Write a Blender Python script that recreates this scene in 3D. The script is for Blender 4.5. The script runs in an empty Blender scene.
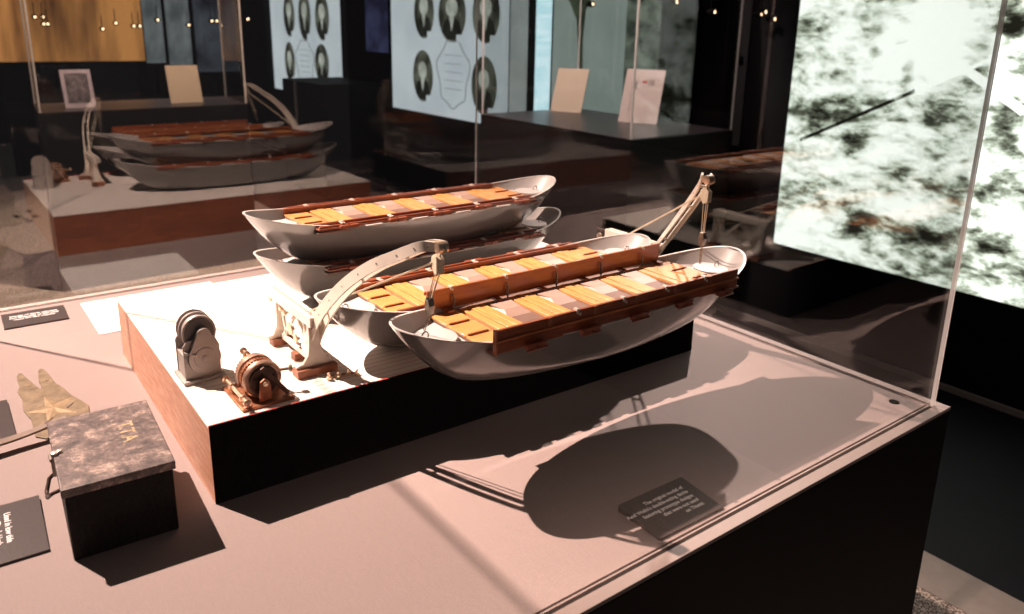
import bpy, math, random
from mathutils import Vector, Matrix
random.seed(7)
S = bpy.context.scene
COL = S.collection
PI = math.pi
R = math.radians

# ------------------------------------------------------------------ camera
CAM = Vector((-1.6206, -0.6583, 0.75))
YAW, PITCH, ROLL, FPX = 0.6482, 0.2714, 0.0200, 786.17
fw = Vector((math.sin(YAW)*math.cos(PITCH), math.cos(YAW)*math.cos(PITCH), -math.sin(PITCH)))
rt0 = Vector((math.cos(YAW), -math.sin(YAW), 0)); up0 = rt0.cross(fw)
rt = rt0*math.cos(ROLL) + up0*math.sin(ROLL); up = -rt0*math.sin(ROLL) + up0*math.cos(ROLL)
cd = bpy.data.cameras.new('camera'); cam = bpy.data.objects.new('camera', cd); COL.objects.link(cam)
cam.matrix_world = Matrix(((rt.x, up.x, -fw.x, CAM.x), (rt.y, up.y, -fw.y, CAM.y), (rt.z, up.z, -fw.z, CAM.z), (0, 0, 0, 1)))
cd.sensor_width = 36; cd.lens = FPX/1024*36; cd.shift_y = -62.1/1024
cd.clip_start = 0.02; cd.clip_end = 60
cd.dof.use_dof = True; cd.dof.focus_distance = 1.45; cd.dof.aperture_fstop = 4.5
S.camera = cam
S.view_settings.view_transform = 'Standard'; S.view_settings.look = 'None'
S.view_settings.gamma = 1; S.view_settings.use_curve_mapping = False
S.view_settings.exposure = 0.0

def ray(u, v): return (u-512)*rt - (v-307+62.1)*up + FPX*fw
def onx(u, v, x):
    d = ray(u, v); return CAM + d*((x-CAM.x)/d.x)
def onz(u, v, z):
    d = ray(u, v); return CAM + d*((z-CAM.z)/d.z)

# ------------------------------------------------------------------ materials
def newmat(name):
    m = bpy.data.materials.new(name); m.use_nodes = True
    nt = m.node_tree; nt.nodes.clear()
    out = nt.nodes.new('ShaderNodeOutputMaterial')
    return m, nt, out
def N(nt, t, **k):
    n = nt.nodes.new(t)
    for a, b in k.items():
        if a.startswith('i_'): n.inputs[a[2:].replace('_', ' ')].default_value = b
        else: setattr(n, a, b)
    return n
def L(nt, a, b): nt.links.new(a, b)
def c4(c): return (c[0], c[1], c[2], 1)
def coords(nt, scale=(1, 1, 1)):
    tc = N(nt, 'ShaderNodeTexCoord'); mp = N(nt, 'ShaderNodeMapping'); mp.inputs['Scale'].default_value = scale
    L(nt, tc.outputs['Object'], mp.inputs['Vector']); return mp.outputs['Vector']
def plain(name, col, rough=.5, metal=0., var=.12, scale=30., bump=0., spec=.5, stretch=(1, 1, 1), coat=0., col2=None):
    m, nt, out = newmat(name)
    b = N(nt, 'ShaderNodeBsdfPrincipled'); L(nt, b.outputs[0], out.inputs[0])
    b.inputs['Roughness'].default_value = rough; b.inputs['Metallic'].default_value = metal
    b.inputs['Specular IOR Level'].default_value = spec
    if coat: b.inputs['Coat Weight'].default_value = coat; b.inputs['Coat Roughness'].default_value = .12
    v = coords(nt, stretch)
    no = N(nt, 'ShaderNodeTexNoise'); no.inputs['Scale'].default_value = scale; no.inputs['Detail'].default_value = 6
    no.inputs['Roughness'].default_value = .6
    L(nt, v, no.inputs['Vector'])
    mr = N(nt, 'ShaderNodeMapRange'); mr.inputs['From Min'].default_value = .3; mr.inputs['From Max'].default_value = .7
    L(nt, no.outputs['Fac'], mr.inputs['Value'])
    mx = N(nt, 'ShaderNodeMix', data_type='RGBA')
    c2 = col2 or tuple(x*(1-2*var) for x in col)
    mx.inputs[6].default_value = c4(c2); mx.inputs[7].default_value = c4(col)
    L(nt, mr.outputs[0], mx.inputs[0]); L(nt, mx.outputs[2], b.inputs['Base Color'])
    if bump:
        bp = N(nt, 'ShaderNodeBump'); bp.inputs['Strength'].default_value = bump; bp.inputs['Distance'].default_value = .002
        L(nt, no.outputs['Fac'], bp.inputs['Height']); L(nt, bp.outputs[0], b.inputs['Normal'])
    return m
def emis(name, col, strength, col2=None, scale=8., stretch=(1, 1, 1), lo=.35, hi=.65, detail=5):
    m, nt, out = newmat(name)
    e = N(nt, 'ShaderNodeEmission'); L(nt, e.outputs[0], out.inputs[0]); e.inputs['Strength'].default_value = strength
    if col2 is None: e.inputs['Color'].default_value = c4(col); return m
    v = coords(nt, stretch)
    no = N(nt, 'ShaderNodeTexNoise'); no.inputs['Scale'].default_value = scale; no.inputs['Detail'].default_value = detail
    L(nt, v, no.inputs['Vector'])
    mr = N(nt, 'ShaderNodeMapRange'); mr.inputs['From Min'].default_value = lo; mr.inputs['From Max'].default_value = hi
    L(nt, no.outputs['Fac'], mr.inputs['Value'])
    mx = N(nt, 'ShaderNodeMix', data_type='RGBA'); mx.inputs[6].default_value = c4(col2); mx.inputs[7].default_value = c4(col)
    L(nt, mr.outputs[0], mx.inputs[0]); L(nt, mx.outputs[2], e.inputs['Color'])
    return m

M = {}
M['hull'] = plain('grey hull paint', (.155, .147, .141), rough=.2, var=.06, scale=18, spec=.6, coat=.8)
M['hull_in'] = plain('pale grey inner paint', (.50, .47, .45), rough=.45, var=.08, scale=25)
M['rim'] = plain('worn pale rim paint', (.62, .58, .54), rough=.35, var=.1, scale=60)
M['bench'] = plain('golden varnished wood', (.74, .38, .13), rough=.35, var=.16, scale=22, stretch=(14, 1.2, 4), coat=.3, col2=(.54, .22, .06))
M['platform'] = plain('orange varnished wood', (.72, .34, .12), rough=.35, var=.16, scale=22, stretch=(1.2, 12, 4), coat=.3, col2=(.55, .22, .065))
M['rail'] = plain('dark varnished mahogany', (.33, .085, .032), rough=.33, scale=20, stretch=(1.2, 12, 10), coat=.35, col2=(.13, .03, .012))
M['board'] = plain('warm varnished board', (.46, .15, .045), rough=.3, scale=18, stretch=(1.2, 10, 8), coat=.4, col2=(.30, .085, .025))
M['lit_floor'] = plain('buff pink lit floor tone', (.40, .27, .215), rough=.5, var=.06, scale=40)
M['well'] = plain('well brown with painted shade', (.19, .115, .088), rough=.6, var=.12, scale=40)  # shade between the benches is put into this brown
M['cream'] = plain('cream davit paint', (.78, .70, .60), rough=.35, var=.06, scale=50, spec=.5)
M['white_fit'] = plain('pale metal fitting', (.75, .68, .6), rough=.35, metal=.3, var=.1)
M['steel'] = plain('dull steel', (.42, .38, .33), rough=.35, metal=.9, var=.2, scale=90)
M['brass'] = plain('aged brass', (.58, .36, .26), rough=.42, metal=.45, var=.3, scale=90, bump=.3)
M['paleb'] = plain('polished pale brass', (.88, .66, .48), rough=.28, metal=.8, var=.15, scale=70)
M['bronze'] = plain('coppery brown metal', (.42, .17, .08), rough=.4, metal=.5, var=.25, scale=60)
M['copper'] = plain('brown wooden foot block', (.34, .12, .055), rough=.5, var=.2, scale=60)
M['darkm'] = plain('dark gear metal', (.10, .06, .045), rough=.4, metal=.6, var=.3, scale=80)
M['grey_cast'] = plain('grey cast metal', (.42, .37, .34), rough=.45, metal=.15, var=.08, scale=60)
M['grey_dark'] = plain('dark grey drum', (.13, .12, .115), rough=.4, var=.1)
M['rope'] = plain('cream cord', (.80, .70, .52), rough=.8, var=.2, scale=300)
M['black'] = plain('black painted board', (.006, .0055, .005), rough=.7, var=.1, scale=20, spec=.0)
M['blackcase'] = plain('matt black laminate', (.007, .006, .006), rough=.6, var=.1, scale=10, spec=.12)
M['roomblack'] = plain('black room wall', (.006, .005, .006), rough=.8, var=.2, scale=3, spec=.2)
M['deckboard'] = plain('beige fabric board', (.27, .212, .197), rough=.6, var=.035, scale=260, bump=.08, spec=.3)
M['rimboard'] = plain('pale painted rim', (.26, .205, .185), rough=.5, var=.05, scale=80, spec=.3)
M['groove'] = plain('dark groove', (.05, .03, .03), rough=.8)
M['label'] = plain('dark grey label panel', (.050, .040, .038), rough=.33, var=.03, scale=200, spec=.55)
M['ink'] = plain('white lettering', (.85, .83, .82), rough=.5, var=.02)
M['paper'] = plain('white card', (.80, .77, .74), rough=.7, var=.03)
M['red'] = plain('red paint edge', (.40, .03, .02), rough=.5)
M['gold'] = plain('worn gold lettering', (.55, .42, .24), rough=.5, metal=.2, var=.3, scale=120)
M['plug'] = plain('black plastic plug', (.006, .006, .006), rough=.8, spec=.05)
M['strip'] = plain('beige floor strip', (.30, .25, .22), rough=.6, var=.08, scale=20)
M['darkbox'] = plain('dark plinth laminate', (.006, .005, .005), rough=.7, var=.1, spec=.1)
M['vdeck'] = plain('dark vitrine base', (.035, .025, .028), rough=.35, var=.2, scale=10)

# deck planks of the model base: thin seams running along the length
def plank_mat():
    m, nt, out = newmat('white planked model deck')
    b = N(nt, 'ShaderNodeBsdfPrincipled'); L(nt, b.outputs[0], out.inputs[0]); b.inputs['Roughness'].default_value = .45
    tc = N(nt, 'ShaderNodeTexCoord'); sp = N(nt, 'ShaderNodeSeparateXYZ'); L(nt, tc.outputs['Object'], sp.inputs[0])
    d = N(nt, 'ShaderNodeMath', operation='MULTIPLY'); d.inputs[1].default_value = 1/.0165; L(nt, sp.outputs['Y'], d.inputs[0])
    f = N(nt, 'ShaderNodeMath', operation='FRACT'); L(nt, d.outputs[0], f.inputs[0])
    g = N(nt, 'ShaderNodeMath', operation='LESS_THAN'); g.inputs[1].default_value = .09; L(nt, f.outputs[0], g.inputs[0])
    mx = N(nt, 'ShaderNodeMix', data_type='RGBA'); mx.inputs[6].default_value = (.86, .80, .74, 1); mx.inputs[7].default_value = (.40, .28, .22, 1)
    L(nt, g.outputs[0], mx.inputs[0]); L(nt, mx.outputs[2], b.inputs['Base Color']); return m
M['planks'] = plank_mat()
def woodside():
    m, nt, out = newmat('reddish brown strip wood veneer')
    b = N(nt, 'ShaderNodeBsdfPrincipled'); L(nt, b.outputs[0], out.inputs[0]); b.inputs['Roughness'].default_value = .42
    tc = N(nt, 'ShaderNodeTexCoord'); mp = N(nt, 'ShaderNodeMapping')
    sp = N(nt, 'ShaderNodeSeparateXYZ'); cb = N(nt, 'ShaderNodeCombineXYZ'); ad = N(nt, 'ShaderNodeMath', operation='ADD')
    L(nt, tc.outputs['Object'], sp.inputs[0]); L(nt, sp.outputs['X'], ad.inputs[0]); L(nt, sp.outputs['Y'], ad.inputs[1])
    L(nt, ad.outputs[0], cb.inputs['X']); L(nt, sp.outputs['Z'], cb.inputs['Y'])
    br = N(nt, 'ShaderNodeTexBrick'); br.inputs['Scale'].default_value = 1; br.inputs['Brick Width'].default_value = .34; br.inputs['Row Height'].default_value = .027
    br.inputs['Mortar Size'].default_value = .0004; br.inputs['Color1'].default_value = (.33, .105, .045, 1); br.inputs['Color2'].default_value = (.20, .055, .025, 1); br.inputs['Mortar'].default_value = (.1, .03, .015, 1)
    L(nt, cb.outputs[0], br.inputs['Vector'])
    no = N(nt, 'ShaderNodeTexNoise'); no.inputs['Scale'].default_value = 12; no.inputs['Detail'].default_value = 6
    mp.inputs['Scale'].default_value = (1.2, 12, 1); L(nt, cb.outputs[0], mp.inputs['Vector']); L(nt, mp.outputs[0], no.inputs['Vector'])
    mr = N(nt, 'ShaderNodeMapRange'); mr.inputs['From Min'].default_value = .3; mr.inputs['From Max'].default_value = .7; mr.inputs['To Min'].default_value = .7; mr.inputs['To Max'].default_value = 1.25
    L(nt, no.outputs['Fac'], mr.inputs['Value'])
    vm = N(nt, 'ShaderNodeVectorMath', operation='SCALE'); L(nt, br.outputs['Color'], vm.inputs[0]); L(nt, mr.outputs[0], vm.inputs['Scale'])
    L(nt, vm.outputs[0], b.inputs['Base Color']); return m
M['woodside'] = woodside()
M['woodend_lit'] = plain('reddish wood veneer with lit tone', (.74, .42, .28), rough=.4, var=.1, scale=14, stretch=(1, 1.2, 10), col2=(.48, .20, .11))  # back panel's wood, brightened to carry the light on the left end
def tin_mat():
    m, nt, out = newmat('scuffed black japanned tin')
    b = N(nt, 'ShaderNodeBsdfPrincipled'); L(nt, b.outputs[0], out.inputs[0])
    v = coords(nt)
    n1 = N(nt, 'ShaderNodeTexNoise'); n1.inputs['Scale'].default_value = 34; n1.inputs['Detail'].default_value = 12; n1.inputs['Roughness'].default_value = .82
    n1.inputs['Distortion'].default_value = .1
    L(nt, v, n1.inputs['Vector'])
    cr = N(nt, 'ShaderNodeValToRGB'); e = cr.color_ramp.elements
    e[0].position = .38; e[0].color = (.03, .024, .024, 1); e[1].position = .62; e[1].color = (.46, .35, .29, 1)
    k = cr.color_ramp.elements.new(.52); k.color = (.14, .105, .095, 1)
    L(nt, n1.outputs['Fac'], cr.inputs[0]); L(nt, cr.outputs[0], b.inputs['Base Color'])
    b.inputs['Roughness'].default_value = .42; b.inputs['Specular IOR Level'].default_value = .6
    bp = N(nt, 'ShaderNodeBump'); bp.inputs['Strength'].default_value = .35; bp.inputs['Distance'].default_value = .0015
    L(nt, n1.outputs['Fac'], bp.inputs['Height']); L(nt, bp.outputs[0], b.inputs['Normal']); return m
M['tin'] = tin_mat()
M['tinside'] = plain('black tin side', (.007, .006, .006), rough=.5, var=.2, spec=.15)
def carpet():
    m, nt, out = newmat('speckled brown carpet')
    b = N(nt, 'ShaderNodeBsdfPrincipled'); L(nt, b.outputs[0], out.inputs[0]); b.inputs['Roughness'].default_value = .95
    v = coords(nt); vo = N(nt, 'ShaderNodeTexNoise'); vo.inputs['Scale'].default_value = 160; vo.inputs['Detail'].default_value = 2
    L(nt, v, vo.inputs['Vector']); cr = N(nt, 'ShaderNodeValToRGB'); e = cr.color_ramp.elements
    e[0].position = .45; e[0].color = (.12, .09, .08, 1); e[1].position = .60; e[1].color = (.62, .52, .44, 1)
    L(nt, vo.outputs['Fac'], cr.inputs[0]); L(nt, cr.outputs[0], b.inputs['Base Color']); return m
M['carpet'] = carpet()
def glass(name, tint=(.97, .975, .97), ior=1.46):
    m, nt, out = newmat(name)
    t = N(nt, 'ShaderNodeBsdfTransparent'); t.inputs[0].default_value = c4(tint)
    g = N(nt, 'ShaderNodeBsdfGlossy'); g.inputs['Roughness'].default_value = 0.0
    ge = N(nt, 'ShaderNodeNewGeometry'); mr = N(nt, 'ShaderNodeMapRange')
    mr.inputs['To Min'].default_value = ior; mr.inputs['To Max'].default_value = 1/ior
    L(nt, ge.outputs['Backfacing'], mr.inputs['Value'])
    fr = N(nt, 'ShaderNodeFresnel'); L(nt, mr.outputs[0], fr.inputs['IOR'])
    mx = N(nt, 'ShaderNodeMixShader'); L(nt, fr.outputs[0], mx.inputs[0]); L(nt, t.outputs[0], mx.inputs[1]); L(nt, g.outputs[0], mx.inputs[2])
    L(nt, mx.outputs[0], out.inputs[0]); return m
M['glass'] = glass('clear case glass')
M['glass2'] = glass('highly reflective case glass', ior=1.78)
def edgeglass():
    m, nt, out = newmat('pale polished glass edge')
    t = N(nt, 'ShaderNodeBsdfTransparent'); t.inputs[0].default_value = (.9, .88, .86, 1)
    d = N(nt, 'ShaderNodeBsdfDiffuse'); d.inputs[0].default_value = (.85, .78, .74, 1)
    tl = N(nt, 'ShaderNodeBsdfTranslucent'); tl.inputs[0].default_value = (.85, .78, .74, 1)
    m1 = N(nt, 'ShaderNodeMixShader'); m1.inputs[0].default_value = .5; L(nt, d.outputs[0], m1.inputs[1]); L(nt, tl.outputs[0], m1.inputs[2])
    m2 = N(nt, 'ShaderNodeMixShader'); m2.inputs[0].default_value = .92; L(nt, t.outputs[0], m2.inputs[1]); L(nt, m1.outputs[0], m2.inputs[2])
    L(nt, m2.outputs[0], out.inputs[0]); return m
M['gedge'] = edgeglass()

# ------------------------------------------------------------------ mesh builder
class MB:
    def __init__(s): s.v = []; s.f = []; s.m = []; s.T = Matrix.Identity(4)
    def add(s, vs, fs, mi=0):
        o = len(s.v); s.v += [s.T @ Vector(p) for p in vs]; s.f += [tuple(i+o for i in f) for f in fs]; s.m += [mi]*len(fs); return s
    def box(s, c, d, mi=0):
        x, y, z = c; a, b, e = d[0]/2, d[1]/2, d[2]/2
        vs = [(x+i*a, y+j*b, z+k*e) for i in (-1, 1) for j in (-1, 1) for k in (-1, 1)]
        return s.add(vs, [(0, 1, 3, 2), (4, 6, 7, 5), (0, 4, 5, 1), (2, 3, 7, 6), (0, 2, 6, 4), (1, 5, 7, 3)], mi)
    def bx(s, x0, x1, y0, y1, z0, z1, mi=0): return s.box(((x0+x1)/2, (y0+y1)/2, (z0+z1)/2), (x1-x0, y1-y0, z1-z0), mi)
    def rings(s, rings, mi=0, closed=True, cap=True):
        n = len(rings[0]); vs = [p for r in rings for p in r]; fs = []
        for i in range(len(rings)-1):
            for j in range(n if closed else n-1):
                k = (j+1) % n; fs.append((i*n+j, i*n+k, (i+1)*n+k, (i+1)*n+j))
        if cap and closed: fs.append(tuple(range(n-1, -1, -1))); fs.append(tuple((len(rings)-1)*n+j for j in range(n)))
        return s.add(vs, fs, mi)
    def frame(s, d):
        d = d.normalized(); a = Vector((0, 0, 1)) if abs(d.z) < .9 else Vector((1, 0, 0))
        u = d.cross(a).normalized(); return u, d.cross(u).normalized()
    def lathe(s, p0, d, prof, n=20, mi=0):
        p0 = Vector(p0); d = Vector(d).normalized(); u, w = s.frame(d); rs = []
        for h, r in prof:
            r = max(r, 1e-5); rs.append([p0+d*h+(u*math.cos(2*PI*k/n)+w*math.sin(2*PI*k/n))*r for k in range(n)])
        return s.rings(rs, mi)
    def cyl(s, a, b, r, r2=None, n=14, mi=0):
        a = Vector(a); b = Vector(b); h = (b-a).length
        return s.lathe(a, b-a, [(0, r), (h, r if r2 is None else r2)], n, mi)
    def tube(s, pts, r, n=8, mi=0):
        pts = [Vector(p) for p in pts]; rs = []; u = None
        for i, p in enumerate(pts):
            d = (pts[min(i+1, len(pts)-1)]-pts[max(i-1, 0)]).normalized()
            if u is None: u, w = s.frame(d)
            else:
                u = (u-d*u.dot(d)).normalized(); w = d.cross(u)
            rr = r(i/(len(pts)-1)) if callable(r) else r
            rs.append([p+(u*math.cos(2*PI*k/n)+w*math.sin(2*PI*k/n))*rr for k in range(n)])
        return s.rings(rs, mi)
    def prism(s, pts, ext, mi=0):
        """pts: planar loop of 3D points, ext: extrusion vector"""
        e = Vector(ext); return s.rings([[Vector(p) for p in pts], [Vector(p)+e for p in pts]], mi)
    def build(s, name, mats, parent=None, smooth=30, bevel=0.):
        me = bpy.data.meshes.new(name); me.from_pydata([tuple(p) for p in s.v], [], s.f)
        if not isinstance(mats, (list, tuple)): mats = [mats]
        for m in mats: me.materials.append(m)
        for p, mi in zip(me.polygons, s.m): p.material_index = mi
        import bmesh
        b = bmesh.new(); b.from_mesh(me); bmesh.ops.recalc_face_normals(b, faces=b.faces); b.to_mesh(me); b.free()
        if smooth:
            me.shade_smooth(); me.set_sharp_from_angle(angle=R(smooth))
        o = bpy.data.objects.new(name, me); COL.objects.link(o)
        if parent: o.parent = parent
        if bevel:
            md = o.modifiers.new('bevel', 'BEVEL'); md.width = bevel; md.segments = 2; md.limit_method = 'ANGLE'
            md.harden_normals = False
        return o

def tag(o, label=None, cat=None, group=None, kind=None):
    if label: o['label'] = label
    if cat: o['category'] = cat
    if group: o['group'] = group
    if kind: o['kind'] = kind
    return o
def empty(name, loc, label, cat, group=None, rot=0):
    o = bpy.data.objects.new(name, None); COL.objects.link(o); o.location = loc; o.rotation_euler = (0, 0, rot); o.empty_display_size = .05
    return tag(o, label, cat, group)
def copy_tree(o, parent=None):
    c = o.copy(); COL.objects.link(c)
    if parent: c.parent = parent
    for ch in list(o.children): copy_tree(ch, c)
    return c
def text(name, body, size, mat, parent, M4, align='RIGHT', spacing=1.0, depth=.0003):
    cu = bpy.data.curves.new(name, 'FONT'); cu.body = body; cu.size = size; cu.align_x = align; cu.space_line = spacing
    cu.offset = size*.022; cu.extrude = depth; cu.resolution_u = 3
    t = bpy.data.objects.new(name+'_tmp', cu); COL.objects.link(t)
    dg = bpy.context.evaluated_depsgraph_get(); dg.update()
    me = bpy.data.meshes.new_from_object(t.evaluated_get(dg)); me.name = name
    bpy.data.objects.remove(t); me.materials.clear(); me.materials.append(mat)
    me.transform(M4)
    o = bpy.data.objects.new(name, me); COL.objects.link(o); o.parent = parent; return o

# ================================================================== DISPLAY CASE
D = 1.7037
XL = -1.70
FLOOR = -.92
case = empty('display_case', (-.85, .85, FLOOR), 'large glass display case with black pedestal and beige deck holding the lifeboat model', 'display case')
def cp(mb): mb.T = Matrix.Translation((.85, -.85, -FLOOR)); return mb       # world -> case local
m = cp(MB()); m.bx(XL-.022, .022, -.022, D+.022, FLOOR, -.0065); m.build('pedestal', M['blackcase'], case, bevel=.003)
m = cp(MB()); m.bx(XL+.014, -.0145, .0145, D-.0145, -.0065, 0); m.build('deck_board', M['deckboard'], case)
m = cp(MB())
m.bx(-.0105, .022, -.022, D+.022, -.0065, .0005); m.bx(XL-.022, XL+.0105, -.022, D+.022, -.0065, .0005)
m.bx(XL+.0105, -.0105, -.022, .0105, -.0065, .0005); m.bx(XL+.0105, -.0105, D-.0105, D+.022, -.0065, .0005)
m.build('rim', M['rimboard'], case, bevel=.001)
HG = 1.55
def pane(x0, x1, y0, y1, z0, z1, edges, gm='glass'):
    m = cp(MB()); m.bx(x0, x1, y0, y1, z0, z1)
    for i, f in enumerate(edges): m.m[i] = f
    m.build('glass_pane', [M[gm], M['gedge']], case, smooth=0)
g = .007
# face order: -x, +x, -y, +y, -z, +z
pane(-.0085, -.0085+g, 0, D, .0005, HG, (0, 0, 1, 1, 1, 1), 'glass2')
pane(XL, XL+g, 0, D, .0005, HG, (0, 0, 1, 1, 1, 1))
pane(XL+g+.0005, -.009, 0, g, .0005, HG, (1, 1, 0, 0, 1, 1))
pane(XL+g+.0005, -.009, D-g, D, .0005, HG, (1, 1, 0, 0, 1, 1), 'glass2')
pane(XL, -.0015, 0, D, HG+.0005, HG+.0005+g, (1, 1, 1, 1, 0, 0))

pl = MB(); pl.lathe((0, 0, 0), (0, 0, 1), [(0, .0105), (.0012, .0105), (.0018, .009), (.0018, .003), (.001, .002)], 24)
o = pl.build('cable_plug', M['plug']); o.location = (-.056, .059, 0.0)
tag(o, 'small round black plug set in the deck near the front glass corner', 'plug')

# ================================================================== MODEL PLINTH
TH = -.0118
H = .135
PX0, PX1, PY0, PY1 = -1.3269, -.1982, .5031, 1.2222
plinth = empty('model_plinth', (PX0, PY0, 0), 'long raised plinth with white planked top, wooden sides and black front', 'plinth', rot=TH)
LX, LY = PX1-PX0, PY1-PY0
m = MB(); m.bx(.003, LX-.003, .003, LY-.004, 0, H-.004); m.build('core', M['black'], plinth)
m = MB(); m.bx(.0, LX, 0, .0029, 0, H-.003); m.build('front_panel', M['black'], plinth)
m = MB(); m.bx(LX-.0029, LX, .003, LY-.0041, 0, H-.003); m.build('end_panel', M['black'], plinth)
m = MB(); m.bx(0, .0029, .003, LY-.0041, 0, H-.003); m.build('side_panel', M['woodend_lit'], plinth)['label'] = 'reddish wood veneer end facing left'
m = MB(); m.bx(0, LX, LY-.004, LY, 0, H-.003); m.build('back_panel', M['woodside'], plinth)['label'] = 'strip wood veneer back'
m = MB(); m.bx(0, LX, .006, LY, H-.003, H); m.build('planked_deck', M['planks'], plinth)['label'] = 'white planked top with thin dark seams'
m = MB(); m.bx(0, LX, -.0005, .002, H-.003, H+.0035); m.build('edge_lip', M['black'], plinth)
m = MB(); m.bx(0, LX, .0021, .0058, H-.003, H+.0030); m.build('edge_strip', M['red'], plinth)['label'] = 'thin red strip inside the front edge'

# ================================================================== LIFEBOATS
BL, BW = .85, .240
def sg(v, p): return math.copysign(abs(v)**p, v)
def zg(x): return .100+.033*min(1, abs(x)/(BL/2))**3.2
def outline(s, n, inset=0.):
    a = BL/2*(.655+.345*s**.62)-inset; b = BW/2*(.53+.47*s**.5)-inset
    p = 1.65+1.35*s; q = 1.85+.15*s; out = []
    for k in range(n):
        t = 2*PI*k/n; out.append((a*sg(math.cos(t), 2/p), b*sg(math.sin(t), 2/q)))
    return out
def hull():
    m = MB(); n = 96; rs = []
    for i in range(21):
        s = (i/20)**1.25
        rs.append([(x, y, .0080+s*(zg(x)-.0080)) for x, y in outline(s, n)])
    m.rings(rs, 0, cap=False)
    b = rs[0]
    m.add([(x, y, z) for x, y, z in b], [tuple(range(n))], 0)
    top = rs[-1]; inn = [(x, y, zg(x)) for x, y in outline(1, n, .005)]
    m.rings([top, [(x, y, z+.0015) for x, y, z in [(t[0]*.999, t[1]*.999, t[2]) for t in top]], [(x, y, z+.0015) for x, y, z in inn], inn], 1, cap=False)
    lows = [(x*.925, y*.972, .093) for x, y, z in inn]
    mids = [((a[0]+c[0])/2*1.004, (a[1]+c[1])/2*1.004, (a[2]+c[2])/2) for a, c in zip(inn, lows)]
    m.rings([inn, mids, lows], 2, cap=False)
    # end deck cap: strips between +y and -y
    h = n//2
    fs = []
    for k in range(h):
        a, b2, c, d = k, (k+1), (n-k-1) % n, (n-k) % n
        if k == 0: fs.append((0, 1, n-1))
        elif k == h-1: fs.append((k, h, n-k))
        else: fs.append((a, b2, c, d))
    m.add(lows, fs, 2)
    return m
def hook_mb(x, s, tall=False):
    m = MB(); m.lathe((x, 0, .0935), (0, 0, 1), [(0, .006), (.002, .006), (.003, .003), (.008, .0025)], 12)
    pts = [(x, 0, .100)]
    for k in range(9):
        a = PI*k/8*1.15; pts.append((x+s*(-.006+.006*math.cos(a)), 0, .106+.007*math.sin(a)))
    m.tube(pts, .0014, 6); return m
def fold_bulwark(side, root):
    for i in range(4):
        x = -.178+.118*i; c = MB(); c.bx(x-.020, x+.020, side*.1135-.0075, side*.1135+.0075, .1020, .1040); c.build('lit_gunwale_patch', M['rim'], root)  # pale boxes added for bright light on the gunwale top
    y = side*.098
    m = MB()
    m.bx(-.305, .285, y-.016, y+.013, .1035, .1075)                    # folded board lying flat
    m.bx(-.305, .285, y-side*.012-.0035, y-side*.012+.0035, .1075, .1135)     # inner rail
    m.bx(-.302, .283, y+side*.009-.003, y+side*.009+.003, .1075, .1115)     # outer rail
    b = m.build('folded_bulwark', M['rail'], root, bevel=.0008)
    for i in range(5):
        x = -.245+.118*i
        c = MB(); c.bx(x-.004, x+.004, y-.010, y+.010, .1116, .1136); c.lathe((x, y, .1136), (0, 0, 1), [(0, .0035), (.002, .003), (.003, .001)], 8)
        c.build('clip', M['white_fit'], b)
    for i in range(5):
        x = -.235+.118*i
        c = MB()
        yy = side*(.1135)
        for dx in (-.012, .012): c.bx(x+dx-.010, x+dx+.010, yy-.007, yy+.009, .1025, .1100)
        c.cyl((x-.024, yy+side*.003, .107), (x+.024, yy+side*.003, .107), .003, n=8)
        c.build('hinge_block', M['rail'], root, bevel=.0008)
def raised_far(root):
    y = .098
    m = MB(); m.bx(-.305, .285, y-.003, y+.003, .1035, .142)
    m.bx(-.307, .287, y+.003, y+.007, .134, .140)
    b = m.build('raised_bulwark', M['board'], root, bevel=.0008); b['label'] = 'raised varnished board standing along the inner side'
    for i in range(5):
        x = -.255+.122*i
        c = MB(); c.bx(x-.003, x+.003, y-.0055, y+.0045, .138, .1445); c.lathe((x, y-.006, .139), (0, -1, 0), [(0, .0025), (.0015, .002)], 8)
        c.build('clip', M['white_fit'], b)
    for i in range(5):
        x = -.265+.12*i+.012
        c = MB(); c.cyl((x, y-.009, .1), (x, y-.009, .128), .0014, n=8)
        for k in range(4): c.lathe((x, y-.009, .104+.0055*k), (0, 0, 1), [(0, .0015), (.002, .0034), (.004, .0015)], 8)
        c.cyl((x, y-.009, .126), (x, y-.002, .130), .0012, n=6)
        c.build('chain_stay', M['steel'], b)
    for i in range(6):
        m = MB(); x = -.27+.108*i; m.bx(x-.006, x+.006, y-.026, y-.004, .1035, .1075); m.build('bulwark_batten', M['rail'], root)
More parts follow.
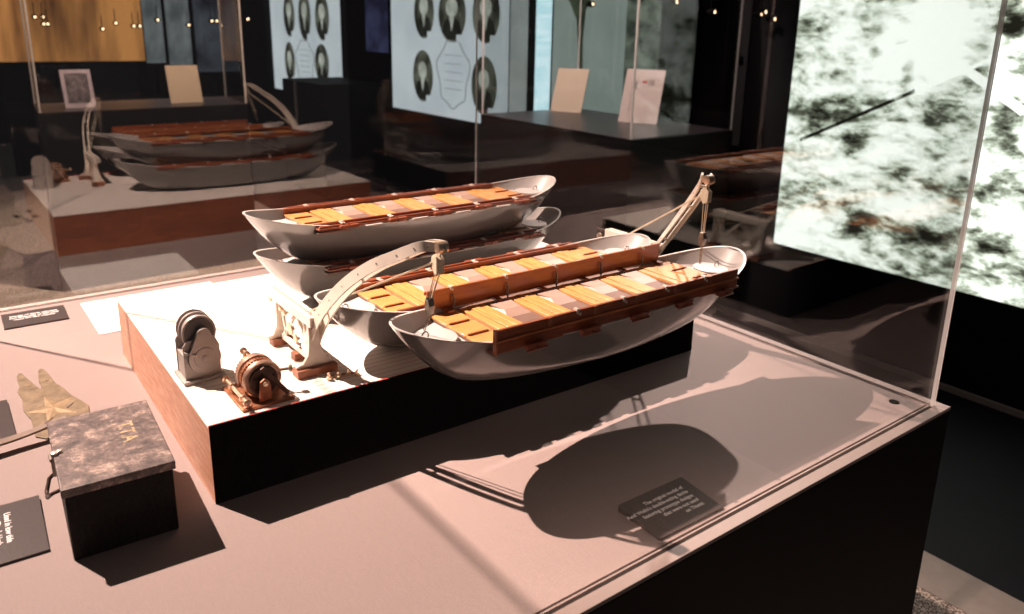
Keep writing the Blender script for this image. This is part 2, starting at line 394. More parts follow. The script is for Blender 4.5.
def raised_near(root):
    y = -.113
    m = MB()
    m.bx(-.305, .285, y-.003, y+.003, .1000, .1185); m.bx(-.305, .285, y-.003, y+.003, .1225, .139)
    b = m.build('raised_bulwark', M['rail'], root, bevel=.0006); b['label'] = 'two-tier dark board standing along the outer side'
    c = MB(); c.bx(-.306, .286, y-.006, y+.0025, .1186, .1224); c.build('rail', M['board'], b, bevel=.0008)
    c = MB(); c.bx(-.309, -.3055, y-.005, y+.004, .098, .1395); c.build('end_batten', M['board'], b, bevel=.0006)
    for i in range(5):
        x = -.2+.1*i
        c = MB(); c.bx(x-.004, x+.004, y-.0042, y-.003, .1226, .1388); c.build('joint_strap', M['copper'], b)
    for i in range(4):
        x = -.14+.108*i
        c = MB(); c.bx(x-.0025, x+.0025, y-.0045, y+.0045, .134, .142); c.tube([(x, y-.0055, .134), (x+.004, y-.0065, .131), (x+.005, y-.0055, .135)], .0012, 6); c.build('clip', M['white_fit'], b)
    for i in range(5):
        x = -.235+.118*i
        c = MB()
        for dx in (-.0095, .0115): c.bx(x+dx-.0085, x+dx+.0085, -.1290, -.1165, .0965, .1055)
        c.cyl((x-.021, -.1270, .1050), (x+.022, -.1270, .1050), .0026, n=8)
        c.cyl((x-.021, -.1285, .0970), (x+.022, -.1285, .0970), .0022, n=8)
        c.build('hinge_block', M['rail'], root, bevel=.0008)
def make_boat(name, loc, label, kind, rot=0.):
    root = empty(name, loc, label, 'model boat', 'model lifeboats with folding wooden bulwarks', rot)
    h = hull().build('hull', [M['hull'], M['rim'], M['hull_in']], root, smooth=50)
    m = MB()
    m.bx(-.306, .306, -.106, .106, .0935, .0975); m.build('well_floor', M['well'], root)['label'] = 'well floor, brown with the shade painted in'
    for i in range(5):
        x = -.22+.11*i; m = MB()
        for k, (dx, w) in enumerate(((-.018, .015), (.0, .017), (.0185, .015))):
            m.bx(x+dx-w/2, x+dx+w/2, -.082, .082, .0976, .1035+(.0012 if k == 1 else 0))
        m.build('slatted_bench', M['bench'], root, bevel=.0007)
    for i in range(4):
        x = -.165+.11*i; m = MB()
        zz = .0976
        a = [(x-.026, .008, zz), (x+.026, .008, zz), (x+.026, .082, zz), (x-.026, .082, zz)]
        t = [(x-.018, .032, zz+.0065), (x+.018, .032, zz+.0065), (x+.026, .080, zz+.0065), (x-.026, .080, zz+.0065)]
        m.rings([a, t]); m.build('lit_floor', M['lit_floor'], root, smooth=0)  # raised solid shaped and coloured as the lit part of the floor
        m = MB(); m.bx(x-.022, x+.022, -.062, -.048, zz, zz+.003); m.build('pad', M['rim'], root)
    for s in (-1, 1):
        m = MB(); xa, xb = sorted((s*.252, s*.306))
        for k in range(3):
            y0 = -.086+k*.058; m.bx(xa, xb, y0, y0+.0565, .0976, .1015)
        p = m.build('end_platform', M['platform'], root, bevel=.0007)
        for yy in (.028, -.030):
            m = MB(); m.bx(xa+.004, xb-.010, yy-.002, yy+.002, .1016, .1045); m.build('batten', M['rail'], p)
        m = MB(); m.lathe((s*.345, 0, .0932), (0, 0, 1), [(0, .030), (.003, .032), (.0075, .034), (.0085, .0335), (.0088, .030), (.0092, .0005)], 32)
        for v in range(len(m.v)): m.v[v].y *= 1.15
        m.build('hatch_disc', M['hull_in'], root, smooth=40)
        hook_mb(s*.375 if kind != 'hung' else s*.372, s).build('lifting_hook', M['steel'], root, smooth=60)
    if kind == 'hung': raised_near(root); raised_far(root)
    else: fold_bulwark(1, root); fold_bulwark(-1, root)
    return root
BY = {'front': (-.644, .377, .155), 'inner': (-.662, .634, .1298), 'lower': (-.656, .975, .1298), 'upper': (-.670, .985, .2195)}
make_boat('model_lifeboat', BY['front'], 'grey model lifeboat hanging foremost over the black plinth front with raised bulwarks', 'hung')
upb = make_boat('model_lifeboat', BY['upper'], 'grey model lifeboat stacked on top of the rear pair, golden slatted deck uncovered', 'fold')
for key, lab in (('inner', 'grey model lifeboat between the hanging front boat and the rear stack'), ('lower', 'grey model lifeboat at the bottom of the rear stack, mostly covered by the boat above')):
    c = copy_tree(upb); c.location = BY[key]; c['label'] = lab

# ================================================================== DAVITS
def davit(xf, lean, tipz, label, hookp, fy=.625, yb=.805):
    """welin type quadrant davit; frame stands in a plane of constant x, arm leans towards the boat"""
    root = empty('davit', (xf, .70, H), label, 'davit', 'davits of the lifeboat model')
    def W(mb): mb.T = Matrix.Translation((-xf, -.70, -H)); return mb
    s = 1 if lean > 0 else -1
    # front leg bracket: flared plate facing outboard
    yf = .600
    prof = [(-.036, .150), (.036, .150), (.030, .156), (.016, .172), (.0105, .195), (.0105, .232), (-.0105, .232), (-.0105, .195), (-.013, .172), (-.022, .158), (-.036, .155)]
    m = W(MB()); m.prism([(xf+a, yf, b) for a, b in prof], (0, .008, 0)); m.bx(xf-.003, xf+.003, yf+.008, yf+.03, .150, .228)
    m.build('front_leg', M['cream'], root, bevel=.0008)
    m = W(MB()); m.bx(xf-.038, xf+.038, yf-.010, yf+.018, H, .150); m.build('foot_block', M['copper'], root, bevel=.001)
    yr = .765
    m = W(MB()); m.prism([(xf+a*.7, yr, b) for a, b in prof], (0, .006, 0)); m.build('rear_leg', M['cream'], root, bevel=.0008)
    m = W(MB()); m.bx(xf-.020, xf+.020, yr-.008, yr+.016, H, .150); m.build('foot_block', M['copper'], root, bevel=.001)
    m = W(MB()); m.bx(xf-.012, xf+.012, .670, .690, H, .149); m.build('foot_block', M['copper'], root, bevel=.001)
    # side frame: bottom rail, diagonals
    m = W(MB())
    def bar(p, q, w, t=.005):
        p = Vector((xf, *p)); q = Vector((xf, *q)); d = (q-p).normalized(); n_ = Vector((1, 0, 0)).cross(d)*w/2
        m.prism([p-n_-Vector((t/2, 0, 0)), q-n_-Vector((t/2, 0, 0)), q+n_-Vector((t/2, 0, 0)), p+n_-Vector((t/2, 0, 0))], (t, 0, 0))
    bar((yr, .156), (yf+.02, .156), .012); bar((.68, .228), (.750, .160), .008); bar((.68, .228), (.625, .160), .008)
    bar((.645, .228), (.638, .16), .007)
    bar((.758, .228), (.735, .165), .007)
    m.build('side_frame', M['cream'], root, bevel=.0006)
    m = W(MB())
    m.bx(xf-.011, xf-.003, .590, yb, .232, .247); m.bx(xf+.003, xf+.011, .590, yb, .232, .247)
    m.bx(xf-.011, xf+.011, .590, yb, .228, .232); m.build('track', M['cream'], root, bevel=.0006)['label'] = 'cream track rail along the top'
    m = W(MB()); m.cyl((xf, .815, .2385), (xf, .615, .2385), .0028, n=10)
    for k in range(5): m.lathe((xf, .625+.012*k, .2385), (0, 1, 0), [(0, .003), (.003, .0042), (.006, .003)], 10)
    m.build('screw_spindle', M['darkm'], root)
    m = W(MB())
    for (yy, zz, r) in ((.700, .190, .011), (.675, .178, .008), (.800, .222, .008), (.745, .218, .006), (.725, .214, .006)):
        m.lathe((xf-.009, yy, zz), (1, 0, 0), [(0, r*.4), (.001, r), (.005, r), (.006, r*.45), (.010, r*.4)], 14)
    m.build('gear', M['paleb'], root)['label'] = 'small brass gears and knobs'
    m = W(MB())
    for zz in (.216, .226): m.lathe((xf, yf-.001, zz), (0, -1, 0), [(0, .003), (.002, .003), (.003, .001)], 10)
    m.build('bolt', M['bronze'], root)
    # arm
    cl = [(.640, .165), (.615, .200), (.580, .245), (.535, .291), (.488, .332), (.440, .366), (.395, .390), (.362, tipz-.014), (.342, tipz-.012)]
    P = []
    for i, (yy, zz) in enumerate(cl):
        t = (.640-yy)/(.640-.342); zz = zz + (tipz-.42)*max(0, t)**1.2 if i < 7 else zz
        P.append(Vector((xf+.004*s+(lean-.004*s)*max(0, t)**2.3, yy, zz)))
    # smooth resample (Catmull-Rom)
    Q = []
    for i in range(len(P)-1):
        p0, p1, p2, p3 = P[max(i-1, 0)], P[i], P[i+1], P[min(i+2, len(P)-1)]
        for k in range(4):
            t = k/4; Q.append(.5*((2*p1)+(-p0+p2)*t+(2*p0-5*p1+4*p2-p3)*t*t+(-p0+3*p1-3*p2+p3)*t**3))
    Q.append(P[-1])
    side = Vector((1, 0, 0)) if lean > 0 else Vector((.60, -.80, 0))
    def channel(off, th, wf, inner=0.):
        rs = []
        for i, p in enumerate(Q):
            d = (Q[min(i+1, len(Q)-1)]-Q[max(i-1, 0)]).normalized(); nn = side.cross(d).normalized(); nn = nn if nn.z > 0 else -nn
            if abs(nn.z) < .05 and nn.y > 0: nn = -nn
            w = wf*(1-.42*i/(len(Q)-1)); a = p+side*off
            rs.append([a-side*th/2-nn*w, a+side*th/2-nn*w, a+side*th/2+nn*(w-inner), a-side*th/2+nn*(w-inner)])
        return rs
    m = W(MB()); m.rings(channel(-.0085, .0036, .0135)); m.rings(channel(.0085, .0036, .0135))
    for i in (0, 1, 2, 9, 17, 24, len(Q)-2): m.cyl(Q[i]-side*.0068, Q[i]+side*.0068, .006 if i < 3 else .003, n=10)
    m.build('arm', M['cream'], root, smooth=40)['label'] = 'curved cream quadrant arm'
    m = W(MB())
    for i in range(3, len(Q)-2, 3):
        p = Q[i]; m.lathe(p+side*-.0102, (-1, 0, 0), [(0, .0016), (.0008, .001)], 8); m.lathe(p+side*.0102, (1, 0, 0), [(0, .0016), (.0008, .001)], 8)
    m.build('rivet', M['darkm'], root)
    tip = Q[-1]
    m = W(MB()); m.lathe(tip+Vector((-.010, -.006, 0)), (1, 0, 0), [(0, .003), (.001, .009), (.019, .009), (.020, .003)], 18); m.build('head_sheave', M['paleb'], root)
    # falls
    hp = Vector(hookp); top = tip+Vector((0, -.004, -.012))
    ub = top.lerp(hp, .12); lb = top.lerp(hp, .66)
    tk = W(MB()); dn = (hp-top).normalized()
    tk.tube([tip+Vector((0, -.014, .004)), tip+Vector((.002, -.018, -.004)), top, ub], .0016, 6)
    t0 = tk.build('shackle', M['steel'], root)
    bk = W(MB()); bk.prism([ub+Vector((-.006, a, b)) for a, b in ((-.008, -.014), (.004, -.018), (.013, -.004), (.012, .010), (.002, .016), (-.009, .008))], (.012, 0, 0)); bk.build('pulley_block', M['rope'], root, bevel=.001)
    ln = W(MB())
    for dx, dy in ((-.005, -.004), (-.002, .005), (.004, -.002), (.006, .004)):
        ln.tube([ub+Vector((dx, dy, -.008)), lb+Vector((dx*.6, dy*.6, .006))], .0008, 5)
    for dx in (-.004, .004):
        ln.tube([ub+Vector((dx, .004, .004)), Vector((xf+.004*s+dx, fy, .247))], .0011, 5)
    ln.build('falls', M['rope'], root)['label'] = 'cream cords of the tackle'
    bk = W(MB()); bk.prism([lb+Vector((-.0055, a, b)) for a, b in ((-.004, -.016), (.004, -.016), (.008, 0), (.004, .012), (-.004, .012), (-.008, 0))], (.011, 0, 0)); bk.build('pulley_block', M['steel'], root, bevel=.001)
    ch = W(MB()); a = lb+Vector((0, 0, -.016))
    n_ = max(2, int((a-hp).length/.006))
    for k in range(n_):
        p = a.lerp(hp, (k+.5)/n_); u_ = Vector((1, 0, 0)) if k % 2 else Vector((0, 1, 0))
        loop = [p+u_*.0028*math.cos(2*PI*j/8)+dn*.0045*math.sin(2*PI*j/8) for j in range(9)]
        ch.tube(loop, .0009, 5)
    ch.build('chain', M['steel'], root)
    return root
FH = BY['front']
davit(-1.108, .104, .432, 'left cream davit with curved arm, standing nearest the two winches', (FH[0]-.368, FH[1], .272))
davit(-.222, -.158, .476, 'right cream davit rising behind the far ends of the boats', (FH[0]+.310, FH[1], .272), .70, .775)

# ================================================================== WINCHES
w = empty('drum_winch', (-1.281, .705, H), 'upright grey cast winch with round drum and teardrop cover', 'winch'); w.scale = (1.06, 1, 1.13)
m = MB(); m.bx(-.034, .034, -.030, .038, 0, .006); m.build('base_plate', M['grey_cast'], w, bevel=.001)
m = MB()
for y in (-.020, .028):
    pts = [(-.029, y, .006), (.029, y, .006), (.029, y, .055), (.022, y, .070), (-.022, y, .070), (-.029, y, .060)]
    m.prism(pts, (0, .005, 0))
m.bx(-.028, .028, -.015, .028, .006, .045)
m.build('housing', M['grey_cast'], w, bevel=.001)
m = MB(); m.lathe((0, -.014, .078), (0, 1, 0), [(0, .008), (.0, .027), (.004, .028), (.005, .0245), (.019, .0245), (.020, .028), (.024, .028), (.025, .0245), (.036, .0245), (.037, .028), (.041, .027), (.041, .008)], 36)
m.build('drum', M['grey_cast'], w, smooth=40)
m = MB(); m.lathe((0, -.0155, .078), (0, 1, 0), [(0, .004), (0, .023), (.0012, .024)], 30); m.build('drum_cheek', M['grey_dark'], w, smooth=40)
m = MB(); pts = []
for k in range(19):
    a = R(-200+220*k/18); pts.append((.002+.026*math.cos(a), -.030, .040+.026*math.sin(a)))
for k in range(9):
    a = R(25+130*k/8); pts.append((.003+.011*math.cos(a), -.030, .079+.009*math.sin(a)))
m.prism(pts, (0, .0095, 0)); m.lathe((.002, -.030, .040), (0, -1, 0), [(0, .018), (.001, .017), (.001, .006), (.002, .005), (.003, .001)], 20)
m.build('cover', M['grey_cast'], w, bevel=.0015)['label'] = 'teardrop-shaped grey cover'
m = MB(); m.cyl((-.029, -.022, .052), (-.012, -.033, .048), .0022, n=8); m.build('clamp', M['white_fit'], w)

w = empty('gear_winch', (-1.223, .580, H), 'brass and copper geared winch at the front edge of the planked deck', 'winch')
m = MB(); m.bx(-.044, .044, -.056, .050, 0, .005); m.build('base_plate', M['bronze'], w, bevel=.001)
m = MB(); m.lathe((.002, -.028, .036), (0, 1, 0), [(0, .010), (0, .030), (.004, .033), (.008, .033), (.009, .0275), (.030, .028), (.031, .0325), (.042, .0325), (.043, .028), (.056, .026), (.057, .008)], 36)
m.build('drum', M['brass'], w, smooth=40)
m = MB(); m.lathe((.002, -.032, .036), (0, 1, 0), [(0, .016), (0, .0235), (.003, .025)], 30); m.lathe((.002, -.033, .036), (0, 1, 0), [(0, .003), (.001, .011), (.004, .013)], 24)
for k in range(5):
    a = 2*PI*k/5+.3; c_, s_ = math.cos(a), math.sin(a)
    m.cyl((.002+.01*c_, -.0315, .036+.01*s_), (.002+.02*c_, -.0315, .036+.02*s_), .0025, n=8)
m.build('gear_wheel', M['darkm'], w, smooth=40)
m = MB()
for k in range(34):
    a = 2*PI*k/34; m.T = Matrix.Translation((.002, -.006, .036)) @ Matrix.Rotation(a, 4, 'Y'); m.bx(-.0018, .0018, -.004, .004, .0265, .0315)
for k in range(34):
    a = 2*PI*k/34+.09; m.T = Matrix.Translation((.002, .020, .036)) @ Matrix.Rotation(a, 4, 'Y'); m.bx(-.0018, .0018, -.003, .003, .0235, .0300)
m.build('gear_teeth', M['bronze'], w, smooth=0)['kind'] = 'stuff'
m = MB(); m.prism([(-.012, -.046, .005), (.010, -.046, .005), (.007, -.046, .040), (-.001, -.046, .045), (-.009, -.046, .040)], (0, .006, 0)); m.build('bearing_bracket', M['bronze'], w, bevel=.001)
m = MB(); m.lathe((-.001, -.046, .037), (0, -1, 0), [(0, .004), (.003, .004), (.004, .002), (.009, .002)], 12); m.build('axle_nut', M['paleb'], w)
m = MB(); m.prism([(-.006, -.040, .060), (.002, -.040, .064), (.043, -.040, .008), (.036, -.040, .005)], (0, .004, 0)); m.build('brake_lever', M['darkm'], w, bevel=.0008)
m = MB(); m.prism([(.018, .0, .005), (.042, .0, .005), (.036, .0, .044), (.024, .0, .044)], (0, .006, 0)); m.build('bearing_bracket', M['bronze'], w, bevel=.001)
m = MB(); m.cyl((.030, -.006, .037), (.030, .020, .037), .003, n=10); m.cyl((.030, -.004, .037), (.052, -.012, .038), .0028, n=10); m.lathe((.052, -.012, .038), (.9, -.3, 0), [(0, .003), (.001, .007), (.006, .007), (.007, .003)], 14); m.build('handle', M['paleb'], w)
m = MB(); m.cyl((-.036, -.058, .016), (-.036, .058, .016), .0035, n=12)
for y in (-.060, -.040, .015, .050): m.lathe((-.036, y, .016), (0, 1, 0), [(0, .003), (.001, .0065), (.006, .0065), (.007, .003)], 14)
m.build('shaft', M['paleb'], w)['label'] = 'pale brass shaft with collars'
m = MB(); m.cyl((-.004, .050, .064), (-.004, -.024, .060), .0028, n=10)
for y in (.044, .028, -.018): m.lathe((-.004, y, .064-.004*(.05-y)/.07), (0, 1, 0), [(0, .003), (.001, .006), (.005, .006), (.006, .003)], 12)
m.cyl((-.022, .036, .004), (-.004, .036, .064), .0024, n=8); m.cyl((.030, .036, .004), (-.004, .036, .064), .0024, n=8)
m.build('shaft', M['paleb'], w)
m = MB()
for sx in (-.038, .038):
    for sy in (-.050, .044): m.lathe((sx, sy, .005), (0, 0, 1), [(0, .003), (.002, .003), (.0025, .001)], 8)
m.build('bolt', M['paleb'], w)

f = empty('brass_fitting', (-1.075, .560, H), 'small loose brass fittings beside the foot of the left davit', 'fitting')
m = MB(); m.bx(-.030, .018, -.004, .004, 0, .003); m.build('plate', M['paleb'], f, bevel=.0008)
m = MB()
for (x, y, r) in ((-.026, .0, .005), (-.008, .001, .006), (.010, -.001, .005), (.024, -.008, .006)): m.lathe((x, y, .003 if x < .02 else 0), (0, 0, 1), [(0, r), (.003, r), (.004, r*.5), (.009, r*.45), (.010, r*.7), (.012, r*.3)], 12)
m.build('knob', M['paleb'], f)
m = MB(); m.cyl((-.020, .010, .003), (.022, -.004, .004), .002, n=8); m.build('pin', M['bronze'], f)

# ================================================================== TIN BOX
BH = .118
bx_ = empty('tin_box', (-1.457, .583, 0), 'black scuffed tin box with worn gold letters on its lid', 'box', rot=R(-3))
m = MB(); m.bx(-.071, .071, -.108, .118, 0, BH-.014); m.build('body', M['tinside'], bx_, bevel=.002)
m = MB(); m.bx(-.075, .075, -.112, .122, BH-.0139, BH-.0005)
m.build('lid', M['tin'], bx_, bevel=.0016)['label'] = 'scuffed lid with pale worn edges'
text('gold_lettering', 'T.T.A', .030, M['gold'], bx_, Matrix.Translation((.020, .020, BH-.0004)) @ Matrix.Rotation(R(-90), 4, 'Z'), 'CENTER', depth=.0002)
m = MB(); m.bx(-.079, -.072, -.012, .012, BH-.030, BH-.004); m.cyl((-.078, -.010, BH-.004), (-.078, .010, BH-.004), .003, n=8); m.build('hasp', M['steel'], bx_)
m = MB(); m.lathe((-.073, 0, BH+.0005), (0, 0, 1), [(0, .005), (.003, .005), (.004, .002)], 10); m.lathe((-.066, .004, BH-.0005), (0, 0, 1), [(0, .004), (.004, .0035), (.005, .001)], 10); m.build('rivet', M['white_fit'], bx_)
m = MB()
m.tube([(-.073, -.055+.0, .088), (-.084, -.052, .084), (-.090, -.035, .070), (-.090, -.010, .066), (-.084, .006, .078), (-.073, .008, .086)], .003, 8); m.build('handle', M['darkm'], bx_)

# ================================================================== BADGE AND BAR
bd = [(-1.532, 1.190), (-1.531, 1.215), (-1.526, 1.232), (-1.520, 1.230), (-1.516, 1.205), (-1.508, 1.165), (-1.498, 1.122), (-1.495, 1.125), (-1.496, 1.165), (-1.493, 1.195), (-1.490, 1.222), (-1.485, 1.236), (-1.479, 1.228), (-1.474, 1.195), (-1.468, 1.136), (-1.458, 1.100), (-1.451, 1.057), (-1.436, 1.010), (-1.430, .985), (-1.436, .940), (-1.455, .905), (-1.480, .880), (-1.505, .872), (-1.532, .905), (-1.530, .985), (-1.538, 1.030), (-1.534, 1.092), (-1.538, 1.130), (-1.531, 1.160)]
bc = Vector((-1.488, 1.03, 0))
b_ = empty('brass_badge', bc, 'flat cut brass badge with a star, lying behind the tin box', 'badge')
M['badge'] = plain('tarnished brass sheet', (.27, .205, .13), rough=.45, metal=.3, var=.28, scale=45, bump=.2)
m = MB(); m.prism([(x-bc.x, y-bc.y, 0) for x, y in bd], (0, 0, .003)); m.build('plate', M['badge'], b_, bevel=.0008)
m = MB(); n = 5; vs = [(0, .0, .009)]
sc = .055
for k in range(10):
    a = PI/2+2*PI*k/10+.2; r = sc*(1 if k % 2 == 0 else .38); vs.append((r*math.cos(a)*.85, -.02+r*math.sin(a)*1.25, .0032))
vs[0] = (0, -.02, .0055)
m.add(vs, [(0, 1+k, 1+(k+1) % 10) for k in range(10)]+[tuple(range(10, 0, -1))]); m.build('star', plain('brighter worn brass', (.46, .34, .21), rough=.35, metal=.4, var=.2, scale=60), b_, smooth=0)
m = MB()
for (x, y) in ((-.028, .120), (.006, .130), (-.030, -.105)): m.lathe((x, y, .003), (0, 0, 1), [(0, .004), (.0008, .004), (.0008, .002)], 12)
m.build('eyelet', M['paleb'], b_)
m = MB(); m.prism([(.010, -.045, .0031), (.034, -.015, .0031), (.036, -.018, .0031), (.012, -.048, .0031)], (0, 0, .0004)); m.prism([(-.028, -.085, .0031), (-.008, -.060, .0031), (-.006, -.063, .0031), (-.026, -.088, .0031)], (0, 0, .0004)); m.build('slot', M['groove'], b_)

b_ = empty('metal_bar', (-1.56, .86, 0), 'flat brownish metal bar raised above the deck left of the tin box', 'bar')
m = MB(); pts = []
for k in range(13):
    t = k/12; pts.append((-.12+.20*t, .005+.030*t, .028-.010*math.sin(PI*t)))
rs = []
for k, p in enumerate(pts):
    w_ = .013-.006*k/12; rs.append([(p[0], p[1]-w_, p[2]), (p[0], p[1]+w_, p[2]), (p[0], p[1]+w_, p[2]+.004), (p[0], p[1]-w_, p[2]+.004)])
m.rings(rs); m.build('blade', plain('dull brown metal', (.20, .15, .12), rough=.45, metal=.3), b_)
m = MB(); m.cyl((-.112, .005, 0), (-.112, .005, .0282), .005); m.cyl((.072, .033, 0), (.072, .033, .0282), .004); m.build('support_pin', M['darkm'], b_)

# ================================================================== LABELS AND CARD
def panel(c, sx, sy, rot, label, lines, size, th, align, textrot=0, off=(0, 0), tilt=0., spacing=1.0):
    o = empty('text_label', (c[0], c[1], 0), label, 'label', rot=rot)
    m = MB(); zf, zb = .004, .004+th
    m.rings([[(-sx/2, -sy/2, 0), (sx/2, -sy/2, 0), (sx/2, sy/2, 0), (-sx/2, sy/2, 0)], [(-sx/2, -sy/2, zf), (sx/2, -sy/2, zf), (sx/2, sy/2, zb), (-sx/2, sy/2, zb)]])
    m.build('panel', M['label'], o, smooth=0)
    if lines:
        ang = math.atan2(th, sy); zm = (zf+zb)/2
        M4 = Matrix.Translation((0, 0, zm+.0003)) @ Matrix.Rotation(ang, 4, 'X') @ Matrix.Translation((off[0], off[1], 0)) @ Matrix.Rotation(textrot, 4, 'Z')
        text('lettering', lines, size, M['ink'], o, M4, align, spacing, .0001)
    return o
panel((-.737, .068), .146, .092, R(-1), 'dark sloping label with white text at the front edge of the case',
      "The original model of\nAxel Welin's double-acting davits\nfeaturing prototype designs\nthat were not used\non Titanic", .0102, .008, 'RIGHT', off=(.052, .022), spacing=1.15)
panel((-1.453, 1.594), .142, .105, R(-1), 'dark label with white text near the back glass at far left',
      "Model of davit winches\nand lifeboats of the ship\nused for the inquiry", .0115, .003, 'CENTER', off=(0, .020), spacing=1.1)
panel((-1.622, 1.010), .125, .170, R(0), 'dark blank-looking label cut by the left frame edge, behind the bar', None, .01, .003, 'CENTER')
panel((-1.618, .605), .125, .158, R(-2), 'dark label with sideways white text, left of the tin box',
      "Used in low tide\nthe Titan's blank", .0125, .003, 'CENTER', textrot=R(-90), off=(.013, .01), spacing=1.1)
m = MB(); m.bx(-.1725, .1725, -.135, .135, 0, .0018); o = m.build('paper_card', M['paper'], bevel=.0004); o.location = (-1.168, 1.515, 0)
tag(o, 'blank white card lying between the plinth and the back glass', 'card')

# ================================================================== ROOM
def struct(name, mb, mat):
    o = mb.build(name, mat, smooth=0); o['kind'] = 'structure'; return o
WX = 2.2
m = MB(); m.bx(-7, .68, -4, 12, FLOOR-.1, FLOOR); struct('floor', m, M['carpet'])
m = MB(); m.bx(.68, .87, -4, 12, FLOOR-.1, FLOOR+.002); struct('trim_1', m, M['strip'])
m = MB(); m.bx(.87, WX, -4, 12, FLOOR-.1, FLOOR); struct('floor_dark', m, plain('black stone floor', (.007, .0065, .009), rough=.6, var=.2, scale=4, spec=.15))
m = MB(); m.bx(WX, WX+.1, -4, 12, FLOOR, 3.2); struct('wall_right', m, M['roomblack'])
m = MB(); m.bx(-7, WX, 12, 12.1, FLOOR, 3.2); struct('wall_back', m, M['roomblack'])
m = MB(); m.bx(-7.1, -7, -4, 12, FLOOR, 3.2); struct('wall_left', m, M['roomblack'])
m = MB(); m.bx(WX-.012, WX, -4, 12, FLOOR+.0, FLOOR+.03); struct('baseboard_right', m, M['strip'])

# lightboxes on the right wall ------------------------------------------------
def lightbox(name, y0, y1, z0, z1, mat, label, cat, x=WX, depth=.05, group=None):
    o = empty(name, (x, (y0+y1)/2, z0), label, cat, group)
    m = MB(); m.bx(-depth, -.002, (y0-y1)/2, (y1-y0)/2, 0, z1-z0); m.build('casing', M['black'], o)
    m = MB(); m.bx(-depth-.004, -depth-.0002, (y0-y1)/2, (y1-y0)/2, 0.0, z1-z0); m.build('lit_face', mat, o, smooth=0)
    return o
def mural_mat():
    m, nt, out = newmat('backlit black and white sea photograph')
    e = N(nt, 'ShaderNodeEmission'); L(nt, e.outputs[0], out.inputs[0]); e.inputs['Strength'].default_value = 1.3
    tc = N(nt, 'ShaderNodeTexCoord')
    def noise(sc, scale, det, dist=0., rotx=0.):
        mp = N(nt, 'ShaderNodeMapping'); mp.inputs['Scale'].default_value = sc; mp.inputs['Rotation'].default_value = (rotx, 0, 0); L(nt, tc.outputs['Object'], mp.inputs[0])
        no = N(nt, 'ShaderNodeTexNoise'); no.inputs['Scale'].default_value = scale; no.inputs['Detail'].default_value = det; no.inputs['Distortion'].default_value = dist
        no.inputs['Roughness'].default_value = .62
        L(nt, mp.outputs[0], no.inputs['Vector']); return no.outputs['Fac']
    a = noise((1, 1.0, 2.4), 2.6, 9, .5, R(12)); b = noise((1, 1.5, 3.2), 7, 6, .3, R(12))
    def math_(op, x, y):
        n = N(nt, 'ShaderNodeMath', operation=op)
        for i, v in enumerate((x, y)):
            if isinstance(v, (int, float)): n.inputs[i].default_value = v
            else: L(nt, v, n.inputs[i])
        return n.outputs[0]
    v = math_('ADD', math_('MULTIPLY', a, .62), math_('MULTIPLY', b, .38))
    sp = N(nt, 'ShaderNodeSeparateXYZ'); L(nt, tc.outputs['Object'], sp.inputs[0])
    Y, Z = sp.outputs['Y'], sp.outputs['Z']
    def blob(cy, cz, ry, rz, amp):
        dy = math_('DIVIDE', math_('SUBTRACT', Y, cy), ry); dz = math_('DIVIDE', math_('SUBTRACT', Z, cz), rz)
        r2 = math_('ADD', math_('MULTIPLY', dy, dy), math_('MULTIPLY', dz, dz))
        return math_('MULTIPLY', math_('MAXIMUM', math_('SUBTRACT', 1.0, r2), 0.0), amp)
    return m, nt, e, v, blob, math_, Y, Z
mm, nt, e, v, blob, math_, Y, Z = mural_mat()
MY0, MY1, MZ0, MZ1 = .25, 1.87, -.40, 2.4
oc = Vector((WX, (MY0+MY1)/2, MZ0))
def mloc(u, vv):
    p = onx(u, vv, WX-.054); return p.y-oc.y, p.z-oc.z
for (u, vv, ru, rv, amp) in ((845, 130, 28, 12, -.0), (880, 40, 60, 45, .07), (925, 50, 60, 60, .09), (880, 200, 60, 25, .06), (885, 150, 35, 40, .03), (905, 36, 14, 12, -.12), (876, 52, 9, 7, -.16), (912, 118, 40, 10, -.07), (885, 104, 30, 10, -.10), (908, 70, 9, 22, -.12), (835, 115, 45, 9, -.05), (865, 225, 24, 16, -.09), (900, 240, 20, 12, -.07), (895, 170, 22, 14, -.09), (940, 30, 50, 50, .07), (1006, 125, 26, 36, -.10), (1012, 22, 22, 24, -.12), (1000, 90, 20, 20, .1), (930, 232, 40, 14, -.07), (990, 240, 30, 20, -.10)):
    cy, cz = mloc(u, vv); ay, az = mloc(u+ru, vv); by_, bz_ = mloc(u, vv-rv)
    v = math_('ADD', v, blob(cy, cz, abs(ay-cy), abs(bz_-cz), amp))
# oar: dark line then pale line
def linemask(p, q, w, amp):
    y1, z1 = mloc(*p); y2, z2 = mloc(*q); dx, dz = y2-y1, z2-z1; ln = math.hypot(dx, dz)
    d = math_('ABSOLUTE', math_('ADD', math_('MULTIPLY', math_('SUBTRACT', Y, y1), dz/ln), math_('MULTIPLY', math_('SUBTRACT', Z, z1), -dx/ln)), 0)
    a = math_('LESS_THAN', d, w)
    t = math_('ADD', math_('MULTIPLY', math_('SUBTRACT', Y, y1), dx/ln), math_('MULTIPLY', math_('SUBTRACT', Z, z1), dz/ln))
    b = math_('MULTIPLY', math_('GREATER_THAN', t, 0), math_('LESS_THAN', t, ln))
    return math_('MULTIPLY', math_('MULTIPLY', a, b), amp)
v = math_('ADD', v, linemask((800, 140), (915, 91), .009, -.12))
v = math_('ADD', v, linemask((915, 92), (1024, 45), .010, .12))
v = math_('ADD', v, linemask((960, 65), (1024, 112), .020, .12))
cr = N(nt, 'ShaderNodeValToRGB'); el = cr.color_ramp.elements
